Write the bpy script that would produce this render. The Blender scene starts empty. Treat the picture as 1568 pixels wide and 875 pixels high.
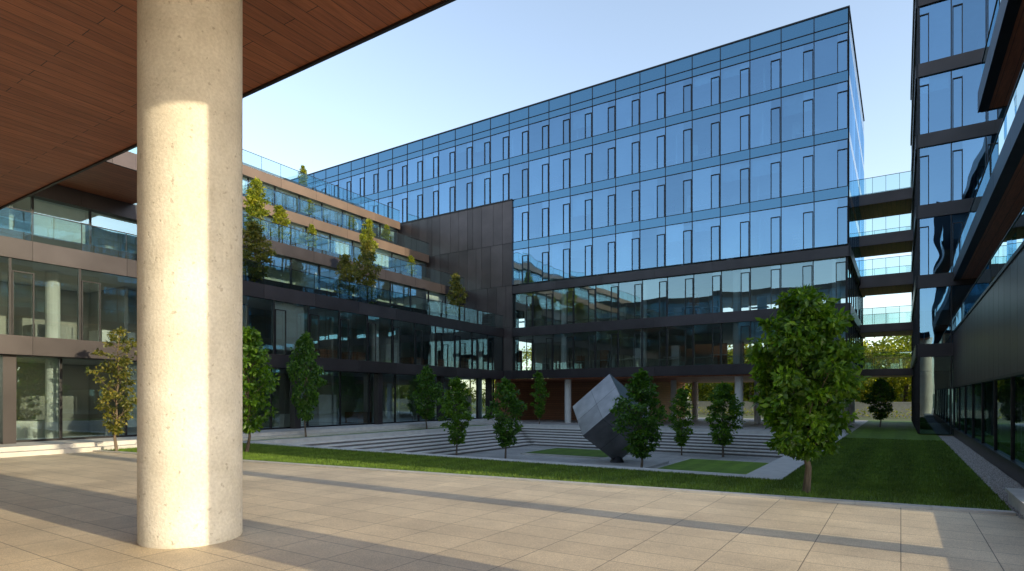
import bpy, math, random
import numpy as np
from mathutils import Vector
random.seed(7); np.random.seed(7)
S=bpy.context.scene
# ---------------------------------------------------------------- materials
def newmat(name):
    m=bpy.data.materials.new(name); m.use_nodes=True
    nt=m.node_tree; nt.nodes.clear()
    out=nt.nodes.new('ShaderNodeOutputMaterial')
    return m,nt,out
def nd(nt,t,**kw):
    n=nt.nodes.new(t)
    for k,v in kw.items():
        if k in n.inputs.keys(): n.inputs[k].default_value=v
        else: setattr(n,k,v)
    return n
def lk(nt,a,b): nt.links.new(a,b)
def ramp(nt,fac,cols):
    r=nt.nodes.new('ShaderNodeValToRGB'); e=r.color_ramp.elements
    while len(e)<len(cols): e.new(0.5)
    for i,(p,c) in enumerate(cols):
        e[i].position=p; e[i].color=(*c,1)
    lk(nt,fac,r.inputs['Fac']); return r.outputs['Color']
def objco(nt,scale=(1,1,1)):
    t=nt.nodes.new('ShaderNodeTexCoord'); m=nt.nodes.new('ShaderNodeMapping')
    m.inputs['Scale'].default_value=scale
    lk(nt,t.outputs['Object'],m.inputs['Vector']); return m.outputs['Vector']
def mixc(nt,fac,a,b,mode='MIX'):
    m=nt.nodes.new('ShaderNodeMix'); m.data_type='RGBA'; m.blend_type=mode
    if isinstance(fac,(int,float)): m.inputs[0].default_value=fac
    else: lk(nt,fac,m.inputs[0])
    for s,i in ((a,6),(b,7)):
        if isinstance(s,tuple): m.inputs[i].default_value=(*s,1)
        else: lk(nt,s,m.inputs[i])
    return m.outputs[2]
def simple(name,c1,c2,scale=3,rough=.6,metal=0,bump=0,bscale=40,island=0,vs=(1,1,1),detail=6):
    m,nt,out=newmat(name)
    v=objco(nt,vs)
    n=nd(nt,'ShaderNodeTexNoise'); n.inputs['Scale'].default_value=scale; n.inputs['Detail'].default_value=detail
    lk(nt,v,n.inputs['Vector'])
    col=ramp(nt,n.outputs['Fac'],[(.3,c1),(.7,c2)])
    if island:
        g=nd(nt,'ShaderNodeNewGeometry')
        mr=nd(nt,'ShaderNodeMapRange'); mr.inputs['To Min'].default_value=1-island; mr.inputs['To Max'].default_value=1+island
        lk(nt,g.outputs['Random Per Island'],mr.inputs['Value'])
        cc=nd(nt,'ShaderNodeCombineColor')
        for k in range(3): lk(nt,mr.outputs['Result'],cc.inputs[k])
        col=mixc(nt,1.0,col,cc.outputs[0],'MULTIPLY')
    p=nd(nt,'ShaderNodeBsdfPrincipled'); lk(nt,col,p.inputs['Base Color'])
    p.inputs['Roughness'].default_value=rough; p.inputs['Metallic'].default_value=metal
    if bump:
        n2=nd(nt,'ShaderNodeTexNoise'); n2.inputs['Scale'].default_value=bscale; n2.inputs['Detail'].default_value=8
        lk(nt,v,n2.inputs['Vector'])
        b=nd(nt,'ShaderNodeBump'); b.inputs['Strength'].default_value=bump; b.inputs['Distance'].default_value=.02
        lk(nt,n2.outputs['Fac'],b.inputs['Height']); lk(nt,b.outputs['Normal'],p.inputs['Normal'])
    lk(nt,p.outputs[0],out.inputs[0]); return m
def glass(name,trans,refl,base,rough=.0,tilt=.012,wav=.02):
    m,nt,out=newmat(name)
    g=nd(nt,'ShaderNodeNewGeometry')
    wn=nd(nt,'ShaderNodeTexWhiteNoise'); wn.noise_dimensions='1D'
    lk(nt,g.outputs['Random Per Island'],wn.inputs['W'])
    s=nd(nt,'ShaderNodeVectorMath',operation='SUBTRACT'); s.inputs[1].default_value=(.5,.5,.5)
    lk(nt,wn.outputs['Color'],s.inputs[0])
    sc=nd(nt,'ShaderNodeVectorMath',operation='SCALE'); sc.inputs['Scale'].default_value=tilt
    lk(nt,s.outputs[0],sc.inputs[0])
    nz=nd(nt,'ShaderNodeTexNoise'); nz.inputs['Scale'].default_value=.55; nz.inputs['Detail'].default_value=1
    lk(nt,objco(nt),nz.inputs['Vector'])
    s2=nd(nt,'ShaderNodeVectorMath',operation='SUBTRACT'); s2.inputs[1].default_value=(.5,.5,.5)
    lk(nt,nz.outputs['Color'],s2.inputs[0])
    sc2=nd(nt,'ShaderNodeVectorMath',operation='SCALE'); sc2.inputs['Scale'].default_value=wav
    lk(nt,s2.outputs[0],sc2.inputs[0])
    ad=nd(nt,'ShaderNodeVectorMath',operation='ADD'); lk(nt,g.outputs['Normal'],ad.inputs[0]); lk(nt,sc.outputs[0],ad.inputs[1])
    ad2=nd(nt,'ShaderNodeVectorMath',operation='ADD'); lk(nt,ad.outputs[0],ad2.inputs[0]); lk(nt,sc2.outputs[0],ad2.inputs[1])
    no=nd(nt,'ShaderNodeVectorMath',operation='NORMALIZE'); lk(nt,ad2.outputs[0],no.inputs[0])
    fr=nd(nt,'ShaderNodeFresnel'); fr.inputs['IOR'].default_value=1.5
    ma=nd(nt,'ShaderNodeMath',operation='MULTIPLY_ADD',use_clamp=True); ma.inputs[1].default_value=1-base; ma.inputs[2].default_value=base
    lk(nt,fr.outputs[0],ma.inputs[0])
    tr=nd(nt,'ShaderNodeBsdfTransparent'); tr.inputs[0].default_value=(*trans,1)
    gl=nd(nt,'ShaderNodeBsdfGlossy'); gl.inputs['Roughness'].default_value=rough
    mr=nd(nt,'ShaderNodeMapRange'); mr.inputs['To Min'].default_value=.76; mr.inputs['To Max'].default_value=1.0
    lk(nt,wn.outputs['Value'],mr.inputs['Value'])
    cc=nd(nt,'ShaderNodeCombineColor')
    for k in range(3): lk(nt,mr.outputs['Result'],cc.inputs[k])
    lk(nt,mixc(nt,1.0,tuple(refl),cc.outputs[0],'MULTIPLY'),gl.inputs['Color'])
    lk(nt,no.outputs[0],gl.inputs['Normal'])
    mx=nd(nt,'ShaderNodeMixShader'); lk(nt,ma.outputs[0],mx.inputs[0]); lk(nt,tr.outputs[0],mx.inputs[1]); lk(nt,gl.outputs[0],mx.inputs[2])
    lk(nt,mx.outputs[0],out.inputs[0]); return m
def leafmat(name,cols,trans=.42):
    m,nt,out=newmat(name)
    g=nd(nt,'ShaderNodeNewGeometry')
    c=ramp(nt,g.outputs['Random Per Island'],cols)
    n=nd(nt,'ShaderNodeTexNoise'); n.inputs['Scale'].default_value=2.6; n.inputs['Detail'].default_value=2
    lk(nt,objco(nt),n.inputs['Vector'])
    v=ramp(nt,n.outputs['Fac'],[(.35,(.58,.62,.6)),(.65,(1.3,1.22,1))])
    c=mixc(nt,1.0,c,v,'MULTIPLY')
    p=nd(nt,'ShaderNodeBsdfPrincipled'); p.inputs['Roughness'].default_value=.42
    lk(nt,c,p.inputs['Base Color'])
    t=nd(nt,'ShaderNodeBsdfTranslucent'); c2=mixc(nt,1.0,c,(2.0,1.9,.6),'MULTIPLY'); lk(nt,c2,t.inputs[0])
    mx=nd(nt,'ShaderNodeMixShader'); mx.inputs[0].default_value=trans
    lk(nt,p.outputs[0],mx.inputs[1]); lk(nt,t.outputs[0],mx.inputs[2]); lk(nt,mx.outputs[0],out.inputs[0]); return m
def pavemat(name,ca,cb,w,h,mort,off=0.0,jc=(.1,.09,.08),rough=.55):
    m,nt,out=newmat(name)
    v=objco(nt)
    b=nd(nt,'ShaderNodeTexBrick'); b.offset=off; b.squash=1
    b.inputs['Scale'].default_value=1; b.inputs['Mortar Size'].default_value=mort; b.inputs['Mortar Smooth'].default_value=.2
    b.inputs['Brick Width'].default_value=w; b.inputs['Row Height'].default_value=h
    b.inputs['Color1'].default_value=(*ca,1); b.inputs['Color2'].default_value=(*cb,1); b.inputs['Mortar'].default_value=(*jc,1)
    lk(nt,v,b.inputs['Vector'])
    n=nd(nt,'ShaderNodeTexNoise'); n.inputs['Scale'].default_value=90; n.inputs['Detail'].default_value=6; lk(nt,v,n.inputs['Vector'])
    n2=nd(nt,'ShaderNodeTexNoise'); n2.inputs['Scale'].default_value=.6; n2.inputs['Detail'].default_value=7; n2.inputs['Roughness'].default_value=.65; lk(nt,v,n2.inputs['Vector'])
    f=ramp(nt,n.outputs['Fac'],[(.3,(.62,.62,.62)),(.7,(1.25,1.25,1.25))])
    f2=ramp(nt,n2.outputs['Fac'],[(.3,(.74,.73,.73)),(.7,(1.14,1.12,1.1))])
    c=mixc(nt,1.0,b.outputs['Color'],f,'MULTIPLY'); c=mixc(nt,1.0,c,f2,'MULTIPLY')
    p=nd(nt,'ShaderNodeBsdfPrincipled'); lk(nt,c,p.inputs['Base Color']); p.inputs['Roughness'].default_value=rough
    bm=nd(nt,'ShaderNodeBump'); bm.inputs['Strength'].default_value=.5; bm.inputs['Distance'].default_value=.006
    hh=nd(nt,'ShaderNodeMath',operation='MULTIPLY_ADD'); lk(nt,b.outputs['Fac'],hh.inputs[0]); hh.inputs[1].default_value=-1.5; lk(nt,n.outputs['Fac'],hh.inputs[2])
    lk(nt,hh.outputs[0],bm.inputs['Height']); lk(nt,bm.outputs[0],p.inputs['Normal'])
    lk(nt,p.outputs[0],out.inputs[0]); return m
def woodmat(name,ca,cb,pw=.14,along='Y',rough=.45,seam=2.4):
    m,nt,out=newmat(name)
    t=nt.nodes.new('ShaderNodeTexCoord'); mp=nt.nodes.new('ShaderNodeMapping')
    lk(nt,t.outputs['Object'],mp.inputs['Vector'])
    if along=='Y': mp.inputs['Rotation'].default_value=(0,0,math.pi/2)
    if along=='Z': mp.inputs['Rotation'].default_value=(math.pi/2,math.pi/2,0)
    v=mp.outputs[0]
    b=nd(nt,'ShaderNodeTexBrick'); b.offset=.37
    b.inputs['Scale'].default_value=1; b.inputs['Mortar Size'].default_value=.007; b.inputs['Mortar Smooth'].default_value=.1
    b.inputs['Brick Width'].default_value=seam; b.inputs['Row Height'].default_value=pw
    b.inputs['Color1'].default_value=(*ca,1); b.inputs['Color2'].default_value=(*cb,1); b.inputs['Mortar'].default_value=(.012,.008,.006,1)
    lk(nt,v,b.inputs['Vector'])
    mp2=nt.nodes.new('ShaderNodeMapping'); mp2.inputs['Scale'].default_value=(1.2,22,22); lk(nt,v,mp2.inputs['Vector'])
    n=nd(nt,'ShaderNodeTexNoise'); n.inputs['Scale'].default_value=1.5; n.inputs['Detail'].default_value=8; lk(nt,mp2.outputs[0],n.inputs['Vector'])
    f=ramp(nt,n.outputs['Fac'],[(.25,(.6,.55,.5)),(.75,(1.3,1.25,1.2))])
    c=mixc(nt,1.0,b.outputs['Color'],f,'MULTIPLY')
    p=nd(nt,'ShaderNodeBsdfPrincipled'); lk(nt,c,p.inputs['Base Color']); p.inputs['Roughness'].default_value=rough
    lk(nt,p.outputs[0],out.inputs[0]); return m
def grassmat():
    m,nt,out=newmat('grass')
    v=objco(nt)
    n=nd(nt,'ShaderNodeTexNoise'); n.inputs['Scale'].default_value=1.3; n.inputs['Detail'].default_value=8; n.inputs['Roughness'].default_value=.7; lk(nt,v,n.inputs['Vector'])
    c=ramp(nt,n.outputs['Fac'],[(.3,(.065,.135,.012)),(.7,(.14,.24,.025))])
    w=nd(nt,'ShaderNodeTexWave'); w.inputs['Scale'].default_value=.28; w.bands_direction='X'; w.inputs['Distortion'].default_value=.3; lk(nt,v,w.inputs['Vector'])
    f=ramp(nt,w.outputs['Fac'],[(.4,(.9,.9,.9)),(.6,(1.07,1.07,1.05))])
    c=mixc(nt,1.0,c,f,'MULTIPLY')
    g=nd(nt,'ShaderNodeNewGeometry')
    f2=ramp(nt,g.outputs['Random Per Island'],[(0,(.6,.64,.6)),(1,(1.4,1.32,1.1))])
    c=mixc(nt,1.0,c,f2,'MULTIPLY')
    p=nd(nt,'ShaderNodeBsdfPrincipled'); p.inputs['Roughness'].default_value=.7; lk(nt,c,p.inputs['Base Color'])
    lk(nt,p.outputs[0],out.inputs[0]); return m
M={}
M['metal']=simple('dark_metal_cladding',(.036,.031,.034),(.055,.048,.052),.8,.40,.4,island=.18)
M['metalb']=simple('bronze_metal_cladding',(.066,.052,.052),(.092,.073,.073),.8,.36,.5,island=.2)
M['fascia']=simple('bronze_terrace_fascia',(.12,.085,.066),(.16,.112,.086),.8,.5,.1,island=.12)
M['frame']=simple('dark_window_frame',(.018,.018,.021),(.028,.028,.032),2,.4,.5)
M['concrete']=simple('light_concrete',(.42,.40,.37),(.52,.50,.46),4,.75,0,.3,60)
M['riser']=simple('shade_toned_riser',(.15,.145,.14),(.21,.20,.19),4,.8)  # shade on the step risers put into a darker concrete colour
M['nosing']=simple('light_toned_tread',(.62,.60,.57),(.7,.68,.64),4,.7)  # paler tread colour carries the light on the step tops, for contrast
M['white']=simple('white_render',(.66,.65,.62),(.74,.73,.7),2,.7)
M['ceilw']=simple('office_ceiling',(.66,.66,.64),(.72,.72,.7),2,.8)
M['floor']=simple('office_floor',(.26,.24,.22),(.32,.3,.28),2,.6)
M['core']=simple('interior_wall',(.22,.22,.21),(.62,.58,.52),.25,.8,detail=2)
M['blind']=simple('roller_blind',(.62,.64,.64),(.72,.74,.74),2,.8,island=.25)
M['deck']=simple('terrace_deck',(.3,.28,.26),(.36,.34,.32),5,.8)
M['roof']=simple('roof_gravel',(.2,.2,.2),(.28,.28,.27),5,.9)
M['glassU']=glass('blue_reflective_glass',(.42,.66,.84),(.40,.69,1.0),.46,wav=.035,tilt=.016)
M['glassL']=glass('clear_reflective_glass',(.78,.90,.91),(.60,.84,.94),.31,wav=.008,tilt=.008)
M['glassR']=glass('balustrade_glass',(.74,.90,.88),(.75,.94,.97),.2,tilt=.02,wav=.005)
m,nt,out=newmat('blue_spandrel_glass')
p=nd(nt,'ShaderNodeBsdfPrincipled'); p.inputs['Base Color'].default_value=(.11,.24,.36,1); p.inputs['Metallic'].default_value=.8; p.inputs['Roughness'].default_value=.08
lk(nt,p.outputs[0],out.inputs[0]); M['span']=m
M['stone']=simple('pale_stone',(.46,.45,.43),(.56,.55,.52),3,.7,0,.2,80)
M['gravel']=simple('gravel',(.12,.11,.10),(.5,.48,.45),45,.9,0,.8,45)
M['wood']=woodmat('wood_soffit',(.36,.130,.062),(.27,.094,.046),.3,'Y',.5,4.8)
M['woodw']=woodmat('wood_wall_cladding',(.36,.18,.10),(.28,.14,.08),.2,'Z')
M['bark']=simple('bark',(.09,.07,.05),(.2,.15,.11),14,.9,0,.6,30,vs=(1,1,.25))
M['leaf']=leafmat('green_leaves',[(0,(.035,.105,.008)),(.5,(.08,.19,.016)),(1,(.16,.29,.03))])
M['leafd']=leafmat('dark_green_leaves',[(0,(.024,.08,.010)),(.5,(.055,.15,.018)),(1,(.115,.24,.03))])
M['leafo']=leafmat('olive_leaves',[(0,(.06,.09,.018)),(.5,(.13,.15,.03)),(1,(.25,.22,.055))])
M['leafy']=leafmat('yellow_green_leaves',[(0,(.09,.14,.01)),(.5,(.22,.27,.025)),(1,(.38,.36,.04))],.45)
M['grass']=grassmat()
M['ground']=simple('distant_ground',(.07,.10,.035),(.12,.14,.06),.08,.95)
M['pave']=pavemat('granite_paving',(.76,.65,.475),(.66,.56,.41),1.0,.62,.006,jc=(.17,.145,.12))
M['pave2']=pavemat('court_paving',(.52,.51,.49),(.44,.435,.42),.9,.9,.008)
M['metals']=simple('brushed_steel_plate',(.17,.175,.185),(.26,.265,.275),1.6,.33,.9,.12,20,island=.12)
# ---------------------------------------------------------------- mesh builder
class MB:
    def __init__(s): s.v=[];s.f=[];s.m=[];s.mats=[]
    def mi(s,k):
        if k not in s.mats: s.mats.append(k)
        return s.mats.index(k)
    def quad(s,pts,k):
        n=len(s.v); s.v+= [tuple(p) for p in pts]; s.f.append(tuple(range(n,n+len(pts)))); s.m.append(s.mi(k))
    def obox(s,O,U,N,a0,a1,b0,b1,z0,z1,k):
        n=len(s.v); 
        for z in (z0,z1):
            for a,b in ((a0,b0),(a1,b0),(a1,b1),(a0,b1)):
                s.v.append((O[0]+U[0]*a+N[0]*b,O[1]+U[1]*a+N[1]*b,z))
        i=s.mi(k)
        F=[(0,3,2,1),(4,5,6,7),(0,1,5,4),(1,2,6,5),(2,3,7,6),(3,0,4,7)]
        if U[0]*N[1]-U[1]*N[0]<0: F=[tuple(reversed(q)) for q in F]
        for q in F: s.f.append(tuple(n+j for j in q)); s.m.append(i)
    def box(s,x0,x1,y0,y1,z0,z1,k): s.obox((0,0),(1,0),(0,1),x0,x1,y0,y1,z0,z1,k)
    def cyl(s,x,y,z0,z1,r0,r1,k,n=20):
        s.tube([(x,y,z0),(x,y,z1)],[r0,r1],k,n)
    def tube(s,P,Rr,k,n=7):
        base=len(s.v); i=s.mi(k)
        for j,p in enumerate(P):
            a=Vector(P[max(j-1,0)]); b=Vector(P[min(j+1,len(P)-1)])
            d=(b-a).normalized(); x=d.orthogonal().normalized() if abs(d.z)<.999 else Vector((1,0,0)); y=d.cross(x)
            for q in range(n):
                t=2*math.pi*q/n
                w=Vector(p)+x*math.cos(t)*Rr[j]+y*math.sin(t)*Rr[j]; s.v.append(tuple(w))
        for j in range(len(P)-1):
            for q in range(n):
                s.f.append((base+j*n+q,base+j*n+(q+1)%n,base+(j+1)*n+(q+1)%n,base+(j+1)*n+q)); s.m.append(i)
        s.f.append(tuple(base+(len(P)-1)*n+q for q in range(n))); s.m.append(i)
    def mesh(s,name,pivot=(0,0,0)):
        me=bpy.data.meshes.new(name)
        v=[(a-pivot[0],b-pivot[1],c-pivot[2]) for a,b,c in s.v] if any(pivot) else s.v
        me.from_pydata(v,[],s.f)
        for k in s.mats: me.materials.append(M[k])
        me.polygons.foreach_set('material_index',s.m); me.update(); return me
    def obj(s,name,pivot=(0,0,0),rot=0):
        o=bpy.data.objects.new(name,s.mesh(name,pivot)); S.collection.objects.link(o)
        o.location=pivot; o.rotation_euler=(0,0,rot); return o
rng=random.Random(11)
def storey(mb,O,U,N,L,z0,z1,mod,gl='glassL',win=True,blind=.2,fr='frame',fw=.025,wtop=.76,proud=.04):
    n=max(1,round(L/mod)); m=L/n; h=z1-z0
    for i in range(n):
        a0=i*m; a1=a0+m
        def P(a,z,b=0): return (O[0]+U[0]*a+N[0]*b,O[1]+U[1]*a+N[1]*b,z)
        cuts=[a0+fw,a1-fw]
        if win: cuts=[a0+fw,a0+.07+.28*m,a1-fw]
        for c0,c1 in zip(cuts[:-1],cuts[1:]):
            q=[P(c0,z0),P(c1,z0),P(c1,z1),P(c0,z1)]
            if U[0]*N[1]-U[1]*N[0]>0: q=q[::-1]
            mb.quad(q,gl)
        if rng.random()<blind:
            hh=rng.choice([.25,.4,.55,.9])*h
            mb.quad([P(a0+.08,z1-hh,-.3),P(a1-.08,z1-hh,-.3),P(a1-.08,z1-.01,-.3),P(a0+.08,z1-.01,-.3)],'blind')
        mb.obox(O,U,N,a0-fw,a0+fw,-.08,proud,z0,z1,fr)
        if win:
            w0=a0+.05; w1=a0+.05+.30*m; t=.02; zt=z0+wtop*h
            mb.obox(O,U,N,w0,w0+2*t,.012,.07,z0,zt,fr); mb.obox(O,U,N,w1-2*t,w1,.012,.07,z0,zt,fr)
            mb.obox(O,U,N,w0+2*t,w1-2*t,.012,.07,zt-2*t,zt,fr)
    mb.obox(O,U,N,L-fw,L+fw,-.08,proud,z0,z1,fr)
def band(mb,O,U,N,L,z0,z1,k='metal',seg=3.0,b=.12,thick=.3):
    n=max(1,round(L/seg)); m=L/n
    mb.obox(O,U,N,0,L,b-thick,b-.02,z0+.01,z1-.01,'frame')
    for i in range(n): mb.obox(O,U,N,i*m+.008,(i+1)*m-.008,b-.018,b,z0,z1,k)
def rail(mb,O,U,N,L,z,h=1.1,b=0,seg=1.5):
    n=max(1,round(L/seg)); m=L/n
    for i in range(n):
        def P(a,zz): return (O[0]+U[0]*a+N[0]*b,O[1]+U[1]*a+N[1]*b,zz)
        mb.quad([P(i*m+.01,z+.02),P((i+1)*m-.01,z+.02),P((i+1)*m-.01,z+h-.03),P(i*m+.01,z+h-.03)],'glassR')
        mb.obox(O,U,N,i*m-.012,i*m+.012,b-.03,b-.006,z,z+h-.03,'frame')
    mb.obox(O,U,N,0,L,b-.02,b+.02,z+h-.03,z+h,'frame')
# ---------------------------------------------------------------- ground with sunken court
HX0,HX1,HY0,HY1=-24.2,-3.3,16.0,38.0; ZC=-1.2
g=MB(); E=900
for (a,b,c,d) in ((-E,HX0,-E,E),(HX1,E,-E,E),(HX0,HX1,-E,HY0),(HX0,HX1,HY1,E)):
    g.quad([(a,c,0),(b,c,0),(b,d,0),(a,d,0)],'ground')
g.obj('ground')
pl=MB()
z=.004
pl.quad([(-60,-30,z),(30,-30,z),(30,16.3,z),(1.65,13.2,z),(-17.3,11.1,z),(-26,10.15,z),(-60,10.15,z)],'pave')
pl.obj('plaza_pavement')
pt=MB(); z=.008
pt.quad([(-60,10.15,z),(-25.3,10.15,z),(-25.3,42.2,z),(-60,42.2,z)],'pave2')
pt.quad([(-25.3,38,z),(-1.9,38,z),(-1.9,62,z),(-25.3,62,z)],'pave2')
pt.quad([(-25.3,42.21,z),(-60,42.21,z),(-60,62,z),(-25.3,62,z)][::-1],'pave2')
pt.obj('courtyard_pavement')
kb=MB()
kb.box(HX0-.9,HX1+.9,HY0-.55,HY0,-.3,.06,'stone')
kb.box(HX1,HX1+.9,HY0+.002,HY1+.6,-.3,.06,'stone')
kb.box(HX0-.6,HX0,HY0+.002,HY1+.6,-.3,.06,'stone')
kb.box(HX0+.002,HX1-.002,HY1,HY1+.6,-.3,.06,'stone')
kb.obj('stone_kerb')
ke=MB()
def strip(x0,y0,x1,y1,w,z0,z1,k):
    d=Vector((x1-x0,y1-y0)); L=d.length; d/=L
    n=round(L/1.2); m=L/n
    for i in range(n): ke.obox((x0,y0),(d.x,d.y),(-d.y,d.x),i*m+.004,(i+1)*m-.004,0,w,z0,z1,k)
strip(-26,10.15,-17.3,11.1,.22,-.1,.05,'stone'); strip(-17.3,11.1,1.65,13.2,.22,-.1,.05,'stone')
ke.obj('plaza_kerb')
ct=MB()
ct.quad([(HX0,HY0,ZC),(HX1,HY0,ZC),(HX1,HY1,ZC),(HX0,HY1,ZC)],'pave2')
ct.quad([(HX0,HY0,ZC),(HX0,HY0,-.3),(HX1,HY0,-.3),(HX1,HY0,ZC)],'concrete')
ct.quad([(HX1,HY0,ZC),(HX1,HY1,ZC),(HX1,HY1,-.3),(HX1,HY0,-.3)],'concrete')
ct.box(HX0-.05,HX0,HY0,HY1,ZC,-.3,'concrete')
ct.box(-12.9,-9.5,25.3,28.7,ZC,ZC+.12,'stone')
for (a,b,c,d) in ((-18.2,-12.9,28.9,33.2),(-9.2,-4.6,25.5,31.0)):
    ct.box(a,b,c,d,ZC,ZC+.08,'stone'); ct.quad([(a+.15,c+.15,ZC+.09),(b-.15,c+.15,ZC+.09),(b-.15,d-.15,ZC+.09),(a+.15,d-.15,ZC+.09)],'grass')
ct.obj('sunken_court')
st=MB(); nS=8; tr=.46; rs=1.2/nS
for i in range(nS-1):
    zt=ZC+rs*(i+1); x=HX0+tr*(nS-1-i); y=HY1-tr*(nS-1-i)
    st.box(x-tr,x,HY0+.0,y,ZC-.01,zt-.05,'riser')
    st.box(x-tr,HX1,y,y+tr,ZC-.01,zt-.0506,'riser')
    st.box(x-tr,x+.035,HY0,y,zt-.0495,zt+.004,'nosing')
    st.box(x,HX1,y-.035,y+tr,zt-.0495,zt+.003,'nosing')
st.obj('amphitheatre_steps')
lw=MB(); z=.03
polys=[[(-25.2,10.45),(-17.3,11.33),(1.62,13.45),(1.62,15.45),(-25.2,15.45)],
       [(-2.38,15.45),(1.62,15.45),(1.62,62),(-2.38,62)],
       [(-25.9,15.45),(-24.85,15.45),(-24.85,36),(-25.9,36)]]
for p_ in polys: lw.quad([(x,y,z) for x,y in p_],'grass')
def inside(x,y):
    if y<15.45 and -25.2<x<1.62:
        e=11.33+(x+17.3)*2.12/18.92 if x>-17.3 else 10.45+(x+25.2)*.88/7.9
        return y>e
    return (-2.38<x<1.62 and 15.45<=y<34) or (-25.9<x<-24.85 and 15.45<=y<30)
N=0
gi=lw.mi('grass')
while N<210000:
    if rng.random()<.72: x=rng.uniform(-25.2,1.62); y=rng.uniform(10.4,15.45)
    else: x=rng.uniform(-2.38,1.62); y=15.45+18*rng.random()**1.4
    N+=1
    if not inside(x,y): continue
    a=rng.uniform(0,6.28); w=.006+.001*max(0,y-12); h=rng.uniform(.03,.08); c,s=math.cos(a)*w,math.sin(a)*w
    dx,dy=rng.uniform(-.03,.03),rng.uniform(-.03,.03); n=len(lw.v)
    lw.v+=[(x-c,y-s,z),(x+c,y+s,z),(x+dx,y+dy,z+h)]; lw.f.append((n,n+1,n+2)); lw.m.append(gi)
lw.obj('lawn')
gr=MB(); gr.quad([(1.66,12.9,.012),(2.3,12.9,.012),(2.3,39,.012),(1.66,39,.012)],'gravel')
gi=gr.mi('gravel')
for i in range(2500):
    x=rng.uniform(1.68,2.28);y=12.9+24*rng.random()**1.5;r=rng.uniform(.02,.05);n=len(gr.v)
    gr.v+=[(x-r,y-r*.6,.01),(x+r,y-r,.01),(x+r*.7,y+r,.01),(x-r,y+r*.8,.01),(x,y,.01+r)]
    for q in ((0,1,4),(1,2,4),(2,3,4),(3,0,4)): gr.f.append(tuple(n+j for j in q)); gr.m.append(gi)
gr.obj('gravel_strip')
# ---------------------------------------------------------------- glass office building
mb=MB()
XL,XR,YF,YB,ZT=-62.0,-2.67,42.0,60.0,26.0
O=(XR,YF); U=(-1,0); Nn=(0,-1); L=XR-XL
lev=[11.36,14.9,18.45,22.0,25.0]
mod=1.915
for i in range(4):
    z0,z1=lev[i],lev[i+1]
    sp=.55
    storey(mb,O,U,Nn,L,z0+.12,z1-sp,mod,'glassU',True,.26,wtop=.80)
    n=round(L/mod); m_=L/n
    for j in range(n):
        za,zb=z1-sp+.03,z1+.10
        if i==3: zb=z1-.03
        mb.quad([(XR-j*m_-.025,YF-.02,za),(XR-j*m_-.025,YF-.02,zb),(XR-(j+1)*m_+.025,YF-.02,zb),(XR-(j+1)*m_+.025,YF-.02,za)][::-1],'span')
        mb.obox(O,U,Nn,j*m_-.025,j*m_+.025,-.08,.04,z1-sp,z1+.12,'frame')
    mb.obox(O,U,Nn,0,L,-.1,.05,z1-sp-.01,z1-sp+.025,'frame')
    if i<3: mb.obox(O,U,Nn,0,L,-.1,.05,z1+.095,z1+.125,'frame')
    storey(mb,(XR,YF),(0,1),(1,0),YB-YF,z0+.12,z1-sp,1.9,'glassU',False,.1,proud=.003)
    for j in range(10): mb.obox((XR,YF),(0,1),(1,0),j*1.8+.03,j*1.8+1.77,-.02,.0,z1-sp+.03,z1+.10,'span')
    mb.box(XL,XR-.12,YF+.12,YB-.1,z1-.5,z1+.08,'ceilw')
    mb.box(XL,XR-.12,YF+.12,YB-.1,z1+.081,z1+.10,'floor')
    mb.box(XL,XR-9,YF+5.5,YF+5.8,z0+.1,z1-.5,'core')
    mb.box(XR-9.2,XR-9,YF+5.8,YB-1,z0+.1,z1-.5,'core')
    for j in range(9):
        xx=XR-4-rng.uniform(0,3)-j*6.3
        mb.box(xx,xx+.12,YF+1.2,YF+5.5,z0+.1,z1-.5,'white')
    for j in range(24):
        xx=XR-2-j*2.3-rng.random(); yy=YF+rng.uniform(.6,2.2)
        mb.box(xx-.7,xx+.7,yy,yy+.7,z0+.75,z0+.8,'white')
        if rng.random()<.6: mb.box(xx-.3,xx+.25,yy+.3,yy+.34,z0+.9,z0+1.3,'frame')
        if rng.random()<.4: mb.box(xx-1,xx-.5,yy+1,yy+1.5,z0+.1,z0+2.0,rng.choice(['core','white','woodw']))
n=round(L/mod); m_=L/n
for j in range(n):
    mb.quad([(XR-(j+1)*m_+.025,YF-.01,25.03),(XR-j*m_-.025,YF-.01,25.03),(XR-j*m_-.025,YF-.01,25.93),(XR-(j+1)*m_+.025,YF-.01,25.93)],'span')
    mb.obox(O,U,Nn,j*m_-.025,j*m_+.025,-.08,.04,25.0,25.93,'frame')
mb.obox(O,U,Nn,-.04,L,-.1,.06,24.98,25.02,'frame')
mb.obox(O,U,Nn,-.05,L,-.3,.07,25.93,26.02,'frame')
mb.obox((XR,YF),(0,1),(1,0),-.05,YB-YF,-.3,.05,25.935,26.022,'frame')
for j in range(10): mb.obox((XR,YF),(0,1),(1,0),j*1.8+.03,j*1.8+1.77,-.02,.0,25.03,25.93,'span')
mb.box(XL,XR-.15,YF+.15,YB,25.5,25.8,'roof')
mb.box(XL,XR-.02,YB-.05,YB+.1,11.4,26,'metal')
mb.box(XR-.05,XR+.03,YF-.04,YF+.05,11.3,26,'frame')
L2=27.2+XR
for (za,zb) in ((10.7,11.34),(7.12,7.84),(3.6,4.3)):
    band(mb,(XR,YF),U,Nn,L2,za,zb,'metal',3.83,.10)
    band(mb,(XR,YF),(0,1),(1,0),YB-YF,za,zb,'metal',3.0,.10)
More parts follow.
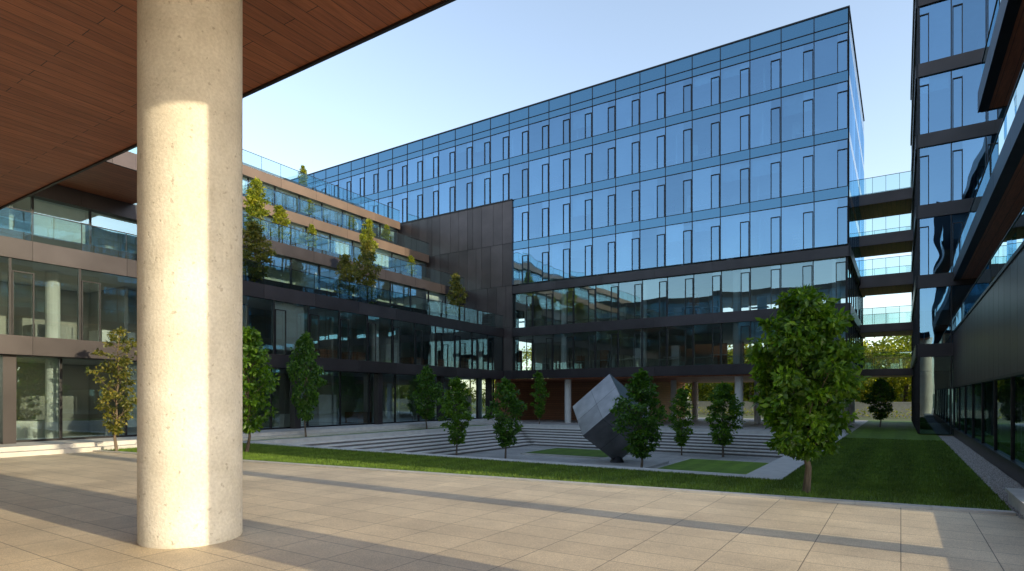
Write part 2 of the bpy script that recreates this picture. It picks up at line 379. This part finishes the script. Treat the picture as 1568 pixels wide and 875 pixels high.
for z0,z1 in ((4.3,7.12),(7.84,10.7)):
    storey(mb,(XR-.1,YF+.15),U,Nn,L2-.1,z0,z1,mod,'glassL',True,.06,wtop=.9)
    storey(mb,(XR-.1,YF+.15),(0,1),(1,0),YB-YF-.2,z0,z1,1.9,'glassL',False,.1)
    mb.box(-29,XR-.2,YF+.2,YB-.2,z1+.02,z1+.5,'ceilw'); mb.box(-29,XR-.2,YF+.2,YB-.2,z0-.3,z0-.02,'floor')
    mb.box(-29,XR-9,YF+6,YF+6.3,z0,z1,'core')
    for j in range(16):
        xx=XR-2-j*1.5-rng.random(); yy=YF+rng.uniform(.8,4)
        mb.box(xx-.6,xx+.6,yy,yy+.7,z0+.73,z0+.77,'white')
        if rng.random()<.6: mb.box(xx-.3,xx+.3,yy+1,yy+1.4,z0,z0+rng.uniform(1.2,2.2),rng.choice(['core','woodw','white']))
for x in (-22.7,-16.05,-9.4,-3.4):
    mb.cyl(x,43.3,0,3.6,.27,.27,'white',24); mb.cyl(x,42.7,3.9,10.9,.25,.25,'white',24)
    mb.cyl(x,56,0,3.6,.27,.27,'white',24)
    mb.cyl(x,49.7,0,3.6,.24,.24,'white',24)
mb.box(-29,XR-.1,YF+.12,YB,3.5,3.597,'wood')
mb.box(-29,-18.2,48.5,48.8,0,3.5,'woodw'); mb.box(-29,-28.7,42,48.5,0,3.5,'woodw'); mb.box(-18.4,-18.2,48.8,60,0,3.5,'woodw')
mb.box(-41.5,-27.22,YF-.10,YF+1,4.3,18.42,'frame')
zs=[(4.32,7.9),(7.92,11.4),(11.42,14.95),(14.97,18.5)]
for (za,zb) in zs:
    x=-27.2; k=0
    while x>-41:
        w=[.95,.95,.6,1.2,.95][(k*7+int(za))%5]; mb.box(x-w+.012,x-.012,YF-.14,YF-.101,za,zb-.015,'metalb'); x-=w; k+=1
mb.box(-27.21,-27.19,YF-.14,YF,4.3,18.5,'metalb')
mb.box(-29,-27.2,YF-.14,YF+.5,3.6,4.3,'metal')
mb.box(-41.5,-27.15,YF-.2,YF,18.5,18.6,'frame')
mb.obj('glass_office_building')
# ---------------------------------------------------------------- terraced building
tb=MB(); Y0,Y1=-14.0,41.8; LT=Y1-Y0
edges=[-28.0,-32.0,-36.0,-39.5]; tops=[7.84,11.42,15.0,18.55]; bots=[7.12,10.7,14.3,17.85]
U=(0,1);Nn=(1,0)
tb.box(-60,-26.6,Y0,Y1+.1,0,.32,'stone')
tb.box(-26.6,-26.15,Y0,Y1,0,.16,'stone')
storey(tb,(-29.0,Y0),U,Nn,LT,.4,3.6,2.4,'glassL',False,.05,fw=.05)
tb.box(-29.1,-28.9,Y0,Y1,.32,.4,'frame')
for j in range(9): tb.box(-28.75,-28.35,Y0+3+j*6.4,Y0+3.4+j*6.4,.32,3.6,'metal')
storey(tb,(-28.1,Y0),U,Nn,LT,4.3,7.12,2.2,'glassL',True,.10,fw=.04,wtop=.84)
band(tb,(-28.1,Y0),U,Nn,LT,3.6,4.3,'metal',3.3,.10); 
band(tb,(-28.1,Y0),U,Nn,LT,7.12,7.84,'metal',3.3,.10)
for k in (1,2,3):
    e=edges[k]
    storey(tb,(e-.4,Y0),U,Nn,LT,tops[k-1]+.02,bots[k],2.2,'glassL',False,.35,fw=.04)
    band(tb,(e-.0,Y0),U,Nn,LT,bots[k],tops[k],'fascia' if k>1 else 'metal',3.3,0)
    tb.box(e-.5,e-.3,Y0,Y1,bots[k]+.01,tops[k]-.01,'frame')
for k in range(4):
    e=edges[k]; nx=edges[k+1] if k<3 else -60
    tb.box(-58,e-.31,Y0,Y1,bots[k]+.02,tops[k]-.03,'ceilw')
    tb.box(nx-.5 if k<3 else -58,e-.31,Y0,Y1,tops[k]-.029,tops[k]-.005,'deck')
    rail(tb,(e-.06,Y0),U,Nn,LT,tops[k],1.1,0,1.65)
    tb.box(e-1.3,e-.6,Y0+14,Y1-4,tops[k],tops[k]+.42,'metal')
tb.box(-45,-44.8,Y0,Y1,0.5,18,'core')
for (z0,z1) in ((.32,3.6),(4.3,7.12)):
    tb.box(-34.2,-34,Y0,Y1,z0,z1,'core')
    for j in range(9):
        yy=Y0+3+j*6.1; tb.box(-34,-30.6,yy,yy+.15,z0,z1,'white' if j%2 else 'core'); tb.cyl(-29.8,yy+3,z0,z1,.25,.25,'white',16)
    for j in range(18):
        yy=Y0+2+j*3+rng.random(); tb.box(-31.8,-30.6,yy,yy+1.4,z0,z0+rng.choice([.75,.75,1.9]),rng.choice(['white','core','woodw']))
tb.box(-58,-28.2,Y0,Y1,3.62,4.25,'ceilw')
tb.box(-28.9,-28.2,Y0,Y1,3.58,3.62,'frame')
for k in (1,2,3):
    for j in range(10):
        yy=Y0+2+j*5.5; tb.box(edges[k]-3.2,edges[k]-1.2,yy,yy+.15,tops[k-1],bots[k],'white')
    tb.box(edges[k]-3.4,edges[k]-3.2,Y0,Y1,tops[k-1],bots[k],'white')
tb.box(-33,-27.4,2,14.5,11.45,11.9,'frame'); tb.box(-33,-27.45,2.05,14.45,11.42,11.448,'wood')
band(tb,(-27.4,2),U,Nn,12.5,11.42,12.1,'metalb',3.1,.1)
rail(tb,(-27.4,2),U,Nn,12.5,12.1,1.1,0,1.55)
tb.box(-28.2,-27.9,3.5,3.8,7.84,11.42,'metal')
tb.obj('terraced_office_building',(-28.0,42.0,0),math.radians(1.5))
# ---------------------------------------------------------------- right block + wing
rt=MB()
RX,RY=.78,39.0
rb=[4.55,8.25,12.0,15.8,19.6,23.4,27.2]
O=(RX,RY);U=(1,0);Nn=(0,-1);Lr=13.0
storey(rt,O,U,Nn,Lr,.1,rb[0]-.3,1.45,'glassL',False,.0)
storey(rt,O,(0,1),(-1,0),21,.1,rb[0]-.3,2.1,'glassL',False,.0)
for i,zb in enumerate(rb):
    band(rt,O,U,Nn,Lr,zb-.35,zb+.35,'metal',2.9,.12); band(rt,O,(0,1),(-1,0),21,zb-.35,zb+.35,'metal',3,.12)
    rt.box(RX+.2,RX+Lr,RY+.2,RY+20.5,zb-.33,zb+.33,'ceilw')
    if i<len(rb)-1:
        storey(rt,O,U,Nn,Lr,zb+.35,rb[i+1]-.35,1.45,'glassU',(i>0),.15,wtop=.85)
        storey(rt,O,(0,1),(-1,0),21,zb+.35,rb[i+1]-.35,2.1,'glassU',False,.15)
        rt.box(RX+3,RX+3.2,RY+5,RY+20,zb+.3,rb[i+1]-.3,'core'); rt.box(RX+3.2,RX+Lr,RY+5,RY+5.2,zb+.3,rb[i+1]-.3,'core')
rt.box(RX+2.5,RX+Lr,RY+4,RY+4.2,0,4.2,'core'); rt.box(RX+2.5,RX+2.7,RY+4.2,RY+20,0,4.2,'core')
rt.box(RX+.2,RX+Lr,RY+20.5,RY+21,0,27.5,'metal')
rt.box(RX+Lr,RX+Lr+.3,RY,RY+21,0,27.5,'metal')
rt.box(RX,RX+Lr,RY+.1,RY+21,27.3,27.6,'roof')
rt.obj('corner_office_block')
wg=MB(); WX=2.3; WY0,WY1=12.9,38.85; LW=WY1-WY0
U=(0,1);Nn=(-1,0);O=(WX,WY0)
wg.box(WX+.02,WX+.3,WY0,WY1,0,.42,'metal')
storey(wg,(WX+.05,WY0),U,Nn,LW,.42,2.55,3.3,'glassL',False,.1,fw=.04)
wg.box(WX-.05,WX+.3,WY0,WY1,.40,.46,'frame'); wg.box(WX-.05,WX+.3,WY0,WY1,2.53,2.6,'frame')
wg.box(WX+.04,WX+.3,WY0,WY1,2.6,5.4,'frame')
nseg=24; 
for i in range(nseg):
    y=WY0+i*LW/nseg; wg.box(WX,WX+.039,y+.01,y+LW/nseg-.01,2.61,5.36,'metalb')
wg.box(WX-.04,WX+.4,WY0,WY1,5.36,5.46,'frame')
rail(wg,(WX+.12,WY0),U,Nn,LW,5.46,1.0,0,1.65)
wg.box(WX+.3,WX+17,WY0,WY1,5.0,5.44,'deck')
storey(wg,(3.5,WY0),U,Nn,LW,5.46,8.15,2.2,'glassL',False,.15,fw=.04)
wg.box(6,6.2,WY0,WY1,.2,8.1,'core'); wg.box(9,9.2,WY0,WY1,8.8,19,'core'); wg.box(2.9,2.95,WY0,WY1,0,.4,'floor')
for j in range(5): wg.box(3.5,6,WY0+4+j*5,WY0+4.2+j*5,.2,5,'white')
wg.box(WX+.15,19,WY0,WY1,8.2,8.7,'frame'); wg.box(WX+.1,6,WY0,WY1,8.17,8.199,'wood')
band(wg,(WX+.1,WY0),U,Nn,LW,8.15,8.78,'metal',3.3,.1)
rail(wg,(WX+.12,WY0),U,Nn,LW,8.78,1.05,0,1.65)
storey(wg,(4.6,WY0),U,Nn,LW,8.8,12.2,2.2,'glassL',False,.15,fw=.04)
wg.box(WX+.15,19,WY0,27,12.25,12.8,'frame'); wg.box(WX+.1,6,WY0,27,12.2,12.249,'wood'); band(wg,(WX+.1,WY0),U,Nn,27-WY0,12.18,12.9,'metal',3.3,.1)
wg.box(WX+.1,4.6,26.9,27.02,12.18,12.9,'metal')
wg.box(4.6,19,27,WY1,12.2,12.9,'metal')
rail(wg,(WX+.12,WY0),U,Nn,27-WY0,12.9,1.05,0,1.65)
for (za,zb) in ((12.9,15.7),(16.2,18.6)):
    storey(wg,(5.2,WY0),U,Nn,LW,za,zb,2.2,'glassL',False,.2,fw=.04)
    wg.box(4.9,19,WY0,WY1,zb,zb+.5,'metal')
wg.box(4.95,19,WY0,WY1,19.1,19.6,'metal')
wg.box(2.3,20,WY0-.1,WY0,0,19.6,'metal'); wg.box(19.8,20,WY0,WY1,0,19.6,'metal')
wg.obj('balcony_office_wing')
for (zb,zt) in ((3.7,4.2),(7.0,7.6),(10.4,11.3),(13.6,14.4),(16.7,17.5)):
    b=MB()
    b.box(XR-.0,RX+.1,53,57,zb+.02,zt-.02,'frame'); b.box(XR,RX+.1,52.96,57.02,zb-.02,zb+.018,'wood')
    b.box(XR,RX+.1,52.9,52.99,zb,zt,'metalb')
    rail(b,(XR,53.0),(1,0),(0,-1),RX-XR,zt,1.25,0,.9); rail(b,(XR,57.0),(1,0),(0,-1),RX-XR,zt,1.25,0,.9)
    b.box(XR,RX,53.1,56.9,zt-.019,zt+.002,'deck')
    b.obj('skybridge')
# ---------------------------------------------------------------- entrance canopy + the building behind the viewer
cn=MB(); CX0,CX1,CY0,CY1,CZ=-70,2.0,-26,7.65,8.5
cn.quad([(CX0,CY0,CZ),(CX0,CY1-.06,CZ),(CX1,CY1-.06,CZ),(CX1,CY0,CZ)],'wood')
cn.box(CX0,CX1,CY1-.06,CY1,CZ-.05,CZ+.42,'frame'); cn.box(CX1-.001,CX1+.06,CY0,CY1,CZ-.05,CZ+.42,'frame')
cn.box(CX0,CX1-.01,CY0,CY1-.07,CZ+.03,CZ+.4,'roof')
O=(CX0,2.0);U=(1,0);Nn=(0,1)
for i in range(2):
    za=8.95+i*3.6
    storey(cn,O,U,Nn,CX1-CX0-3,za,za+2.9,3.0,'glassL',False,.3,fw=.05)
    band(cn,O,U,Nn,CX1-CX0-3,za+2.9,za+3.6,'metal',6,.1)
    cn.box(CX0,CX1-3,-3,-2.8,za,za+2.9,'core'); cn.box(CX0,CX1-3,-20,1.8,za+2.95,za+3.5,'ceilw')
cn.box(CX1-3.1,CX1-3,-20,1.95,8.95,16.1,'metal')
storey(cn,(CX0,-13.0),U,Nn,CX1-CX0-3,.1,8.4,3.0,'glassL',False,.2,fw=.06)
cn.box(CX0,CX1-3,-20,-19.8,0,8.4,'core'); cn.box(CX0,CX1-3,-20,-13.2,3.9,4.4,'ceilw')
cn.obj('entrance_canopy_building')
def column(x,y,name,r=.665):
    c=MB(); n=96; prof=[(r*.985,0),(r,.02)]+[(r,.02+.25*i) for i in range(1,34)]+[(r,CZ+.02)]
    k=c.mi('colm')
    for j,(rr,zz) in enumerate(prof):
        for q in range(n):
            t=2*math.pi*q/n; c.v.append((rr*math.cos(t),rr*math.sin(t),zz))
    for j in range(len(prof)-1):
        for q in range(n): c.f.append((j*n+q,j*n+(q+1)%n,(j+1)*n+(q+1)%n,(j+1)*n+q)); c.m.append(k)
    o=c.obj(name); o.location=(x,y,0)
    for p in o.data.polygons: p.use_smooth=True
m,nt,out=newmat('rough_cast_concrete')
v=objco(nt)
n1=nd(nt,'ShaderNodeTexNoise'); n1.inputs['Scale'].default_value=1.6; n1.inputs['Detail'].default_value=8; lk(nt,v,n1.inputs['Vector'])
n2=nd(nt,'ShaderNodeTexNoise'); n2.inputs['Scale'].default_value=26; n2.inputs['Detail'].default_value=9; n2.inputs['Roughness'].default_value=.6; lk(nt,v,n2.inputs['Vector'])
n3=nd(nt,'ShaderNodeTexNoise'); n3.inputs['Scale'].default_value=11; n3.inputs['Detail'].default_value=3; lk(nt,v,n3.inputs['Vector'])
c=ramp(nt,n1.outputs['Fac'],[(.3,(.60,.56,.48)),(.7,(.76,.72,.64))])
pit=ramp(nt,n3.outputs['Fac'],[(.30,(.6,.57,.52)),(.35,(1,1,1))])
c=mixc(nt,.6,c,pit,'MULTIPLY')
f=ramp(nt,n2.outputs['Fac'],[(.3,(.85,.845,.83)),(.65,(1.05,1.05,1.05))]); c=mixc(nt,1.0,c,f,'MULTIPLY')
p=nd(nt,'ShaderNodeBsdfPrincipled'); lk(nt,c,p.inputs['Base Color']); p.inputs['Roughness'].default_value=.85
bm=nd(nt,'ShaderNodeBump'); bm.inputs['Strength'].default_value=.5; bm.inputs['Distance'].default_value=.02
hm=nd(nt,'ShaderNodeMath',operation='ADD'); lk(nt,n2.outputs['Fac'],hm.inputs[0]); lk(nt,pit,hm.inputs[1])
lk(nt,hm.outputs[0],bm.inputs['Height']); lk(nt,bm.outputs[0],p.inputs['Normal']); lk(nt,p.outputs[0],out.inputs[0]); M['colm']=m
column(-8.53,4.70,'concrete_column'); column(1.72,5.22,'concrete_column')
po=MB(); po.box(2.9,3.4,9.25,9.8,.28,9,'metal'); po.box(2.75,3.5,9.1,9.95,0,.28,'stone'); po.obj('steel_post')
sw=MB(); sw.box(1.7,2.5,8.2,14.6,0,.24,'stone'); sw.box(1.66,2.54,8.16,14.64,.24,.30,'concrete'); sw.obj('low_stone_wall')
# ---------------------------------------------------------------- sculpture
def gs():
    r1=np.array([-1.6,.25,1.65]); r1/=np.linalg.norm(r1)
    r2=np.array([-1.7,-1.35,-1.3]); r2-=r1*r2.dot(r1); r2/=np.linalg.norm(r2)
    return r1,r2,-np.cross(r1,r2)
r1,r2,r3=gs(); s_=2.48
Rv=np.array([.839,.545,0]);Uv=np.array([0,0,1.]);Tv=np.array([.545,-.839,0])
e=[s_*(r1[i]*Rv+r2[i]*Uv+r3[i]*Tv) for i in range(3)]
foot=np.array([-11.45,26.9,ZC+.10]); apex=foot-e[0]-e[1]-e[2]
sc=MB()
ctr=foot-(e[0]+e[1]+e[2])/2
def face(o,a,b):
    n=np.cross(a,b); n/=np.linalg.norm(n)
    if np.dot(o+(a+b)/2-ctr,n)<0: a,b=b,a; n=-n
    G=.003
    for i in range(2):
        for j in range(2):
            p0=o+a*(i*.5+G)+b*(j*.5+G); p1=o+a*((i+1)*.5-G)+b*(j*.5+G); p2=o+a*((i+1)*.5-G)+b*((j+1)*.5-G); p3=o+a*(i*.5+G)+b*((j+1)*.5-G)
            t=n*.006
            sc.quad([p0+t,p1+t,p2+t,p3+t],'metals')
            for q,w in ((p0,p1),(p1,p2),(p2,p3),(p3,p0)): sc.quad([q,w,w+t,q+t],'frame')
    sc.quad([o,o+a,o+a+b,o+b],'frame')
for i in range(3):
    j,k=(i+1)%3,(i+2)%3
    face(apex,e[j],e[k]); face(apex+e[i],e[j],e[k])
sc.cyl(foot[0],foot[1],ZC+.12,ZC+.5,.35,.18,'frame',16)
sc.obj('cube_sculpture')
# ---------------------------------------------------------------- trees
def leaves(mb,C,R3,n,size,k,rs,droop=.5):
    P=rs.normal(size=(n,3)); P/=np.linalg.norm(P,axis=1)[:,None]; rad=rs.uniform(.1,1.12,size=(n,1))**.7
    P=P*rad*np.array(R3); Nd=P/ (np.linalg.norm(P,axis=1)[:,None]+1e-6)
    ax=Nd*.7+rs.normal(size=(n,3))*.6+np.array([0,0,-droop]); ax/=np.linalg.norm(ax,axis=1)[:,None]
    sd=np.cross(ax,rs.normal(size=(n,3))); sd/=np.linalg.norm(sd,axis=1)[:,None]
    sz=size*rs.uniform(.55,1.35,size=(n,1)); b=P+np.array(C)
    nn=np.cross(ax,sd)
    V=np.stack([b,b+ax*sz*.45+sd*sz*.27+nn*sz*.06,b+ax*sz,b+ax*sz*.45-sd*sz*.27+nn*sz*.06],axis=1).reshape(-1,3)
    base=len(mb.v); mb.v+=[tuple(q) for q in V.tolist()]; i=mb.mi(k)
    mb.f+=[(base+4*j,base+4*j+1,base+4*j+2,base+4*j+3) for j in range(n)]; mb.m+=[i]*n
def tree_mesh(name,H,cb,r,ncl,nlf,ls,leafk,seed,peak=.4,trunk=.055,cr=.26,gap=.0,tip=1.0,pw=.75):
    rs=np.random.RandomState(seed); mb=MB()
    lean=rs.uniform(-.02,.02,2)*H
    path=[(lean[0]*(t**2)+rs.normal()*.009*H*(t>0),lean[1]*(t**2)+rs.normal()*.009*H*(t>0),H*.92*t) for t in np.linspace(0,1,8)]
    tr_=[trunk*(1.25 if i==0 else 1)*(1-.82*i/7) for i in range(8)]
    mb.tube(path,tr_,'bark',9)
    def axis(z):
        t=min(max(z/(H*.92),0),1)*7; i=min(int(t),6); f=t-i
        return np.array(path[i])*(1-f)+np.array(path[i+1])*f
    for c in range(ncl):
        t=(c+rs.uniform(0,1))/ncl; 
        prof=(math.sin(math.pi*min(1,(t**(math.log(.5)/math.log(peak)))))**pw)*(1 if t<.5 else tip)
        prof=max(prof,.12)
        ang=c*2.39996+rs.uniform(-.5,.5); rr=r*prof*rs.uniform(.3,1.12)*(1-gap*rs.rand())
        z=cb+(H-cb)*t*.97
        C=axis(z)+np.array([rr*math.cos(ang),rr*math.sin(ang),0])
        C[2]=z-cr*.3+rs.uniform(-.06,.06)
        zb=max(cb*.85,z-rr*.9-.1); A=axis(zb)
        mid=(A+C)/2+np.array([0,0,-.03*H*rs.rand()])
        tr0=trunk*.4*(1-.6*t)
        mb.tube([tuple(A),tuple(mid),tuple(C)],[tr0,tr0*.6,tr0*.25],'bark',5)
        k=cr*rs.uniform(.55,1.2)*(.6+.5*prof)
        leaves(mb,C,(k*rs.uniform(.9,1.3),k*rs.uniform(.9,1.3),k*.6),int(nlf*rs.uniform(.5,1.3)),ls,leafk,rs)
    return mb.mesh(name)
V={}
V['a']=tree_mesh('young_tree_a',4.3,.8,.74,58,86,.15,'leaf',1,.42,.045,cr=.24,pw=.65)
V['b']=tree_mesh('young_tree_b',4.3,.85,.78,62,86,.15,'leafd',2,.44,.045,cr=.24,pw=.65)
V['c']=tree_mesh('young_tree_c',4.3,.75,.68,54,86,.15,'leaf',3,.48,.045,cr=.23,pw=.65)
V['o']=tree_mesh('olive_tree',4.6,.8,.85,50,60,.12,'leafo',4,.5,.045,cr=.2,gap=.35)
V['y']=tree_mesh('terrace_tree',3.5,.2,.66,50,95,.15,'leafy',5,.40,.04,cr=.24,gap=.2)
V['z']=tree_mesh('terrace_tree2',3.5,.1,.74,52,95,.15,'leafo',6,.40,.04,cr=.24,gap=.2)
V['big']=tree_mesh('large_tree',4.35,.95,.92,160,115,.145,'leaf',8,.45,.07,cr=.24,pw=.5)
def tree(k,x,y,z,h,w=1,rot=0,name='deciduous_tree'):
    h0={'a':4.3,'b':4.3,'c':4.3,'o':4.6,'y':3.5,'z':3.5,'big':4.35}[k]
    o=bpy.data.objects.new(name,V[k]); S.collection.objects.link(o)
    s=h/h0; o.location=(x,y,z); o.scale=(s*w,s*w,s); o.rotation_euler=(0,0,rot)
tree('a',-20.3,25.7,ZC,4.5,1.05,.5); tree('b',-17.1,25.7,ZC,4.3,1.05,2)
tree('b',-9.1,23.9,ZC,4.45,1.15,4); tree('c',-10.3,33.3,ZC,3.9,1.0,1); tree('a',-8.1,33.5,ZC,4.2,1.25,3)
tree('c',-22.8,38.9,0,4.1,.9,5); tree('b',-25.1,28.8,0,4.1,1.1,1); tree('b',-25.2,19.7,0,5.4,.75,6)
tree('a',-19.8,12.9,0,4.75,1.05,2.4); tree('o',-24.3,10.6,0,4.8,1.05,.3); tree('big',-1.66,13.85,0,4.4,.96,1.6)
tree('b',-1.2,47.8,0,3.4,1.3,2)
for (k,x,y,z,h,w,r) in (('y',-32.4,21.7,11.42,3.9,1,0),('z',-28.3,18.8,7.9,3.4,1.2,1),('y',-32.4,23.4,11.42,2.7,1.1,2),('y',-32.5,25.9,11.42,2.1,1,3),
    ('z',-28.5,27,7.9,4.3,.9,4),('y',-32.6,30.9,11.42,3.8,.8,5),('z',-28.5,25.2,7.9,3.0,1.1,6),('y',-36.8,37,15,1.9,1.1,1),('y',-36.7,33.1,15,1.6,1.2,2),
    ('y',-40.1,31.1,18.6,2.1,1,3),('z',-28.7,36.2,7.9,3.8,.9,.6),('y',-36.6,29,15,1.7,1.1,2.2),('y',-32.6,35.5,11.42,2.0,1,1.2)):
    tree(k,x,y,z,h,w,r,'terrace_tree')
bg=MB(); rs=np.random.RandomState(21)
for i in range(120):
    x=rs.uniform(-75,60) if i<80 else rs.uniform(-30,8); y=rs.uniform(80,105)+abs(x)*.05; h=rs.uniform(6,11)
    bg.tube([(x,y,0),(x+.2,y,h*.6)],[.22,.12],'bark',6)
    for c in range(16):
        t=rs.rand(); rr=h*.3*math.sin(math.pi*(.15+.8*t))*rs.uniform(.3,1); an=rs.uniform(0,6.28)
        leaves(bg,(x+rr*math.cos(an),y+rr*math.sin(an),h*.16+h*.78*t),(h*.14,h*.14,h*.1),85,.46,'leafy',rs)
bg.obj('background_trees')
hd=MB()
for i in range(260):
    x=-60+i*.45; leaves(hd,(x,70+rs.uniform(-.3,.3),.55),(.4,.4,.55),26,.2,'leafy',rs)
hd.obj('hedge')
bw=MB(); bw.box(-30,25,74,74.4,0,1.5,'concrete'); bw.box(-30.05,25.05,73.95,74.45,1.5,1.6,'stone'); bw.obj('boundary_wall')
# ---------------------------------------------------------------- light, sky, camera
EL=math.radians(14)
sd=Vector((math.cos(EL),0.0,math.sin(EL)))
sun=bpy.data.lights.new('sun','SUN'); sun.energy=5; sun.angle=math.radians(.5); sun.color=(1,.83,.54)
so=bpy.data.objects.new('sun',sun); S.collection.objects.link(so); so.rotation_euler=(sd).to_track_quat('Z','Y').to_euler()
w=bpy.data.worlds.new('World'); S.world=w; w.use_nodes=True
nt=w.node_tree; bgN=nt.nodes['Background']
sky=nt.nodes.new('ShaderNodeTexSky'); sky.sky_type='NISHITA'; sky.sun_disc=False
sky.sun_elevation=EL; sky.sun_rotation=math.radians(90); sky.air_density=1.0; sky.dust_density=.8; sky.ozone_density=1.4
hs=nt.nodes.new('ShaderNodeHueSaturation'); hs.inputs['Saturation'].default_value=.78
nt.links.new(sky.outputs[0],hs.inputs['Color']); nt.links.new(hs.outputs[0],bgN.inputs[0]); bgN.inputs[1].default_value=.42
cam=bpy.data.cameras.new('camera'); co=bpy.data.objects.new('camera',cam); S.collection.objects.link(co)
co.location=(0,0,2.0); co.rotation_euler=(math.radians(90),0,math.radians(33.0))
cam.sensor_width=36; cam.lens=21.05; cam.shift_y=.11; cam.clip_end=3000; cam.clip_start=.05
S.camera=co
S.view_settings.view_transform='Standard'; S.view_settings.look='None'; S.view_settings.exposure=0
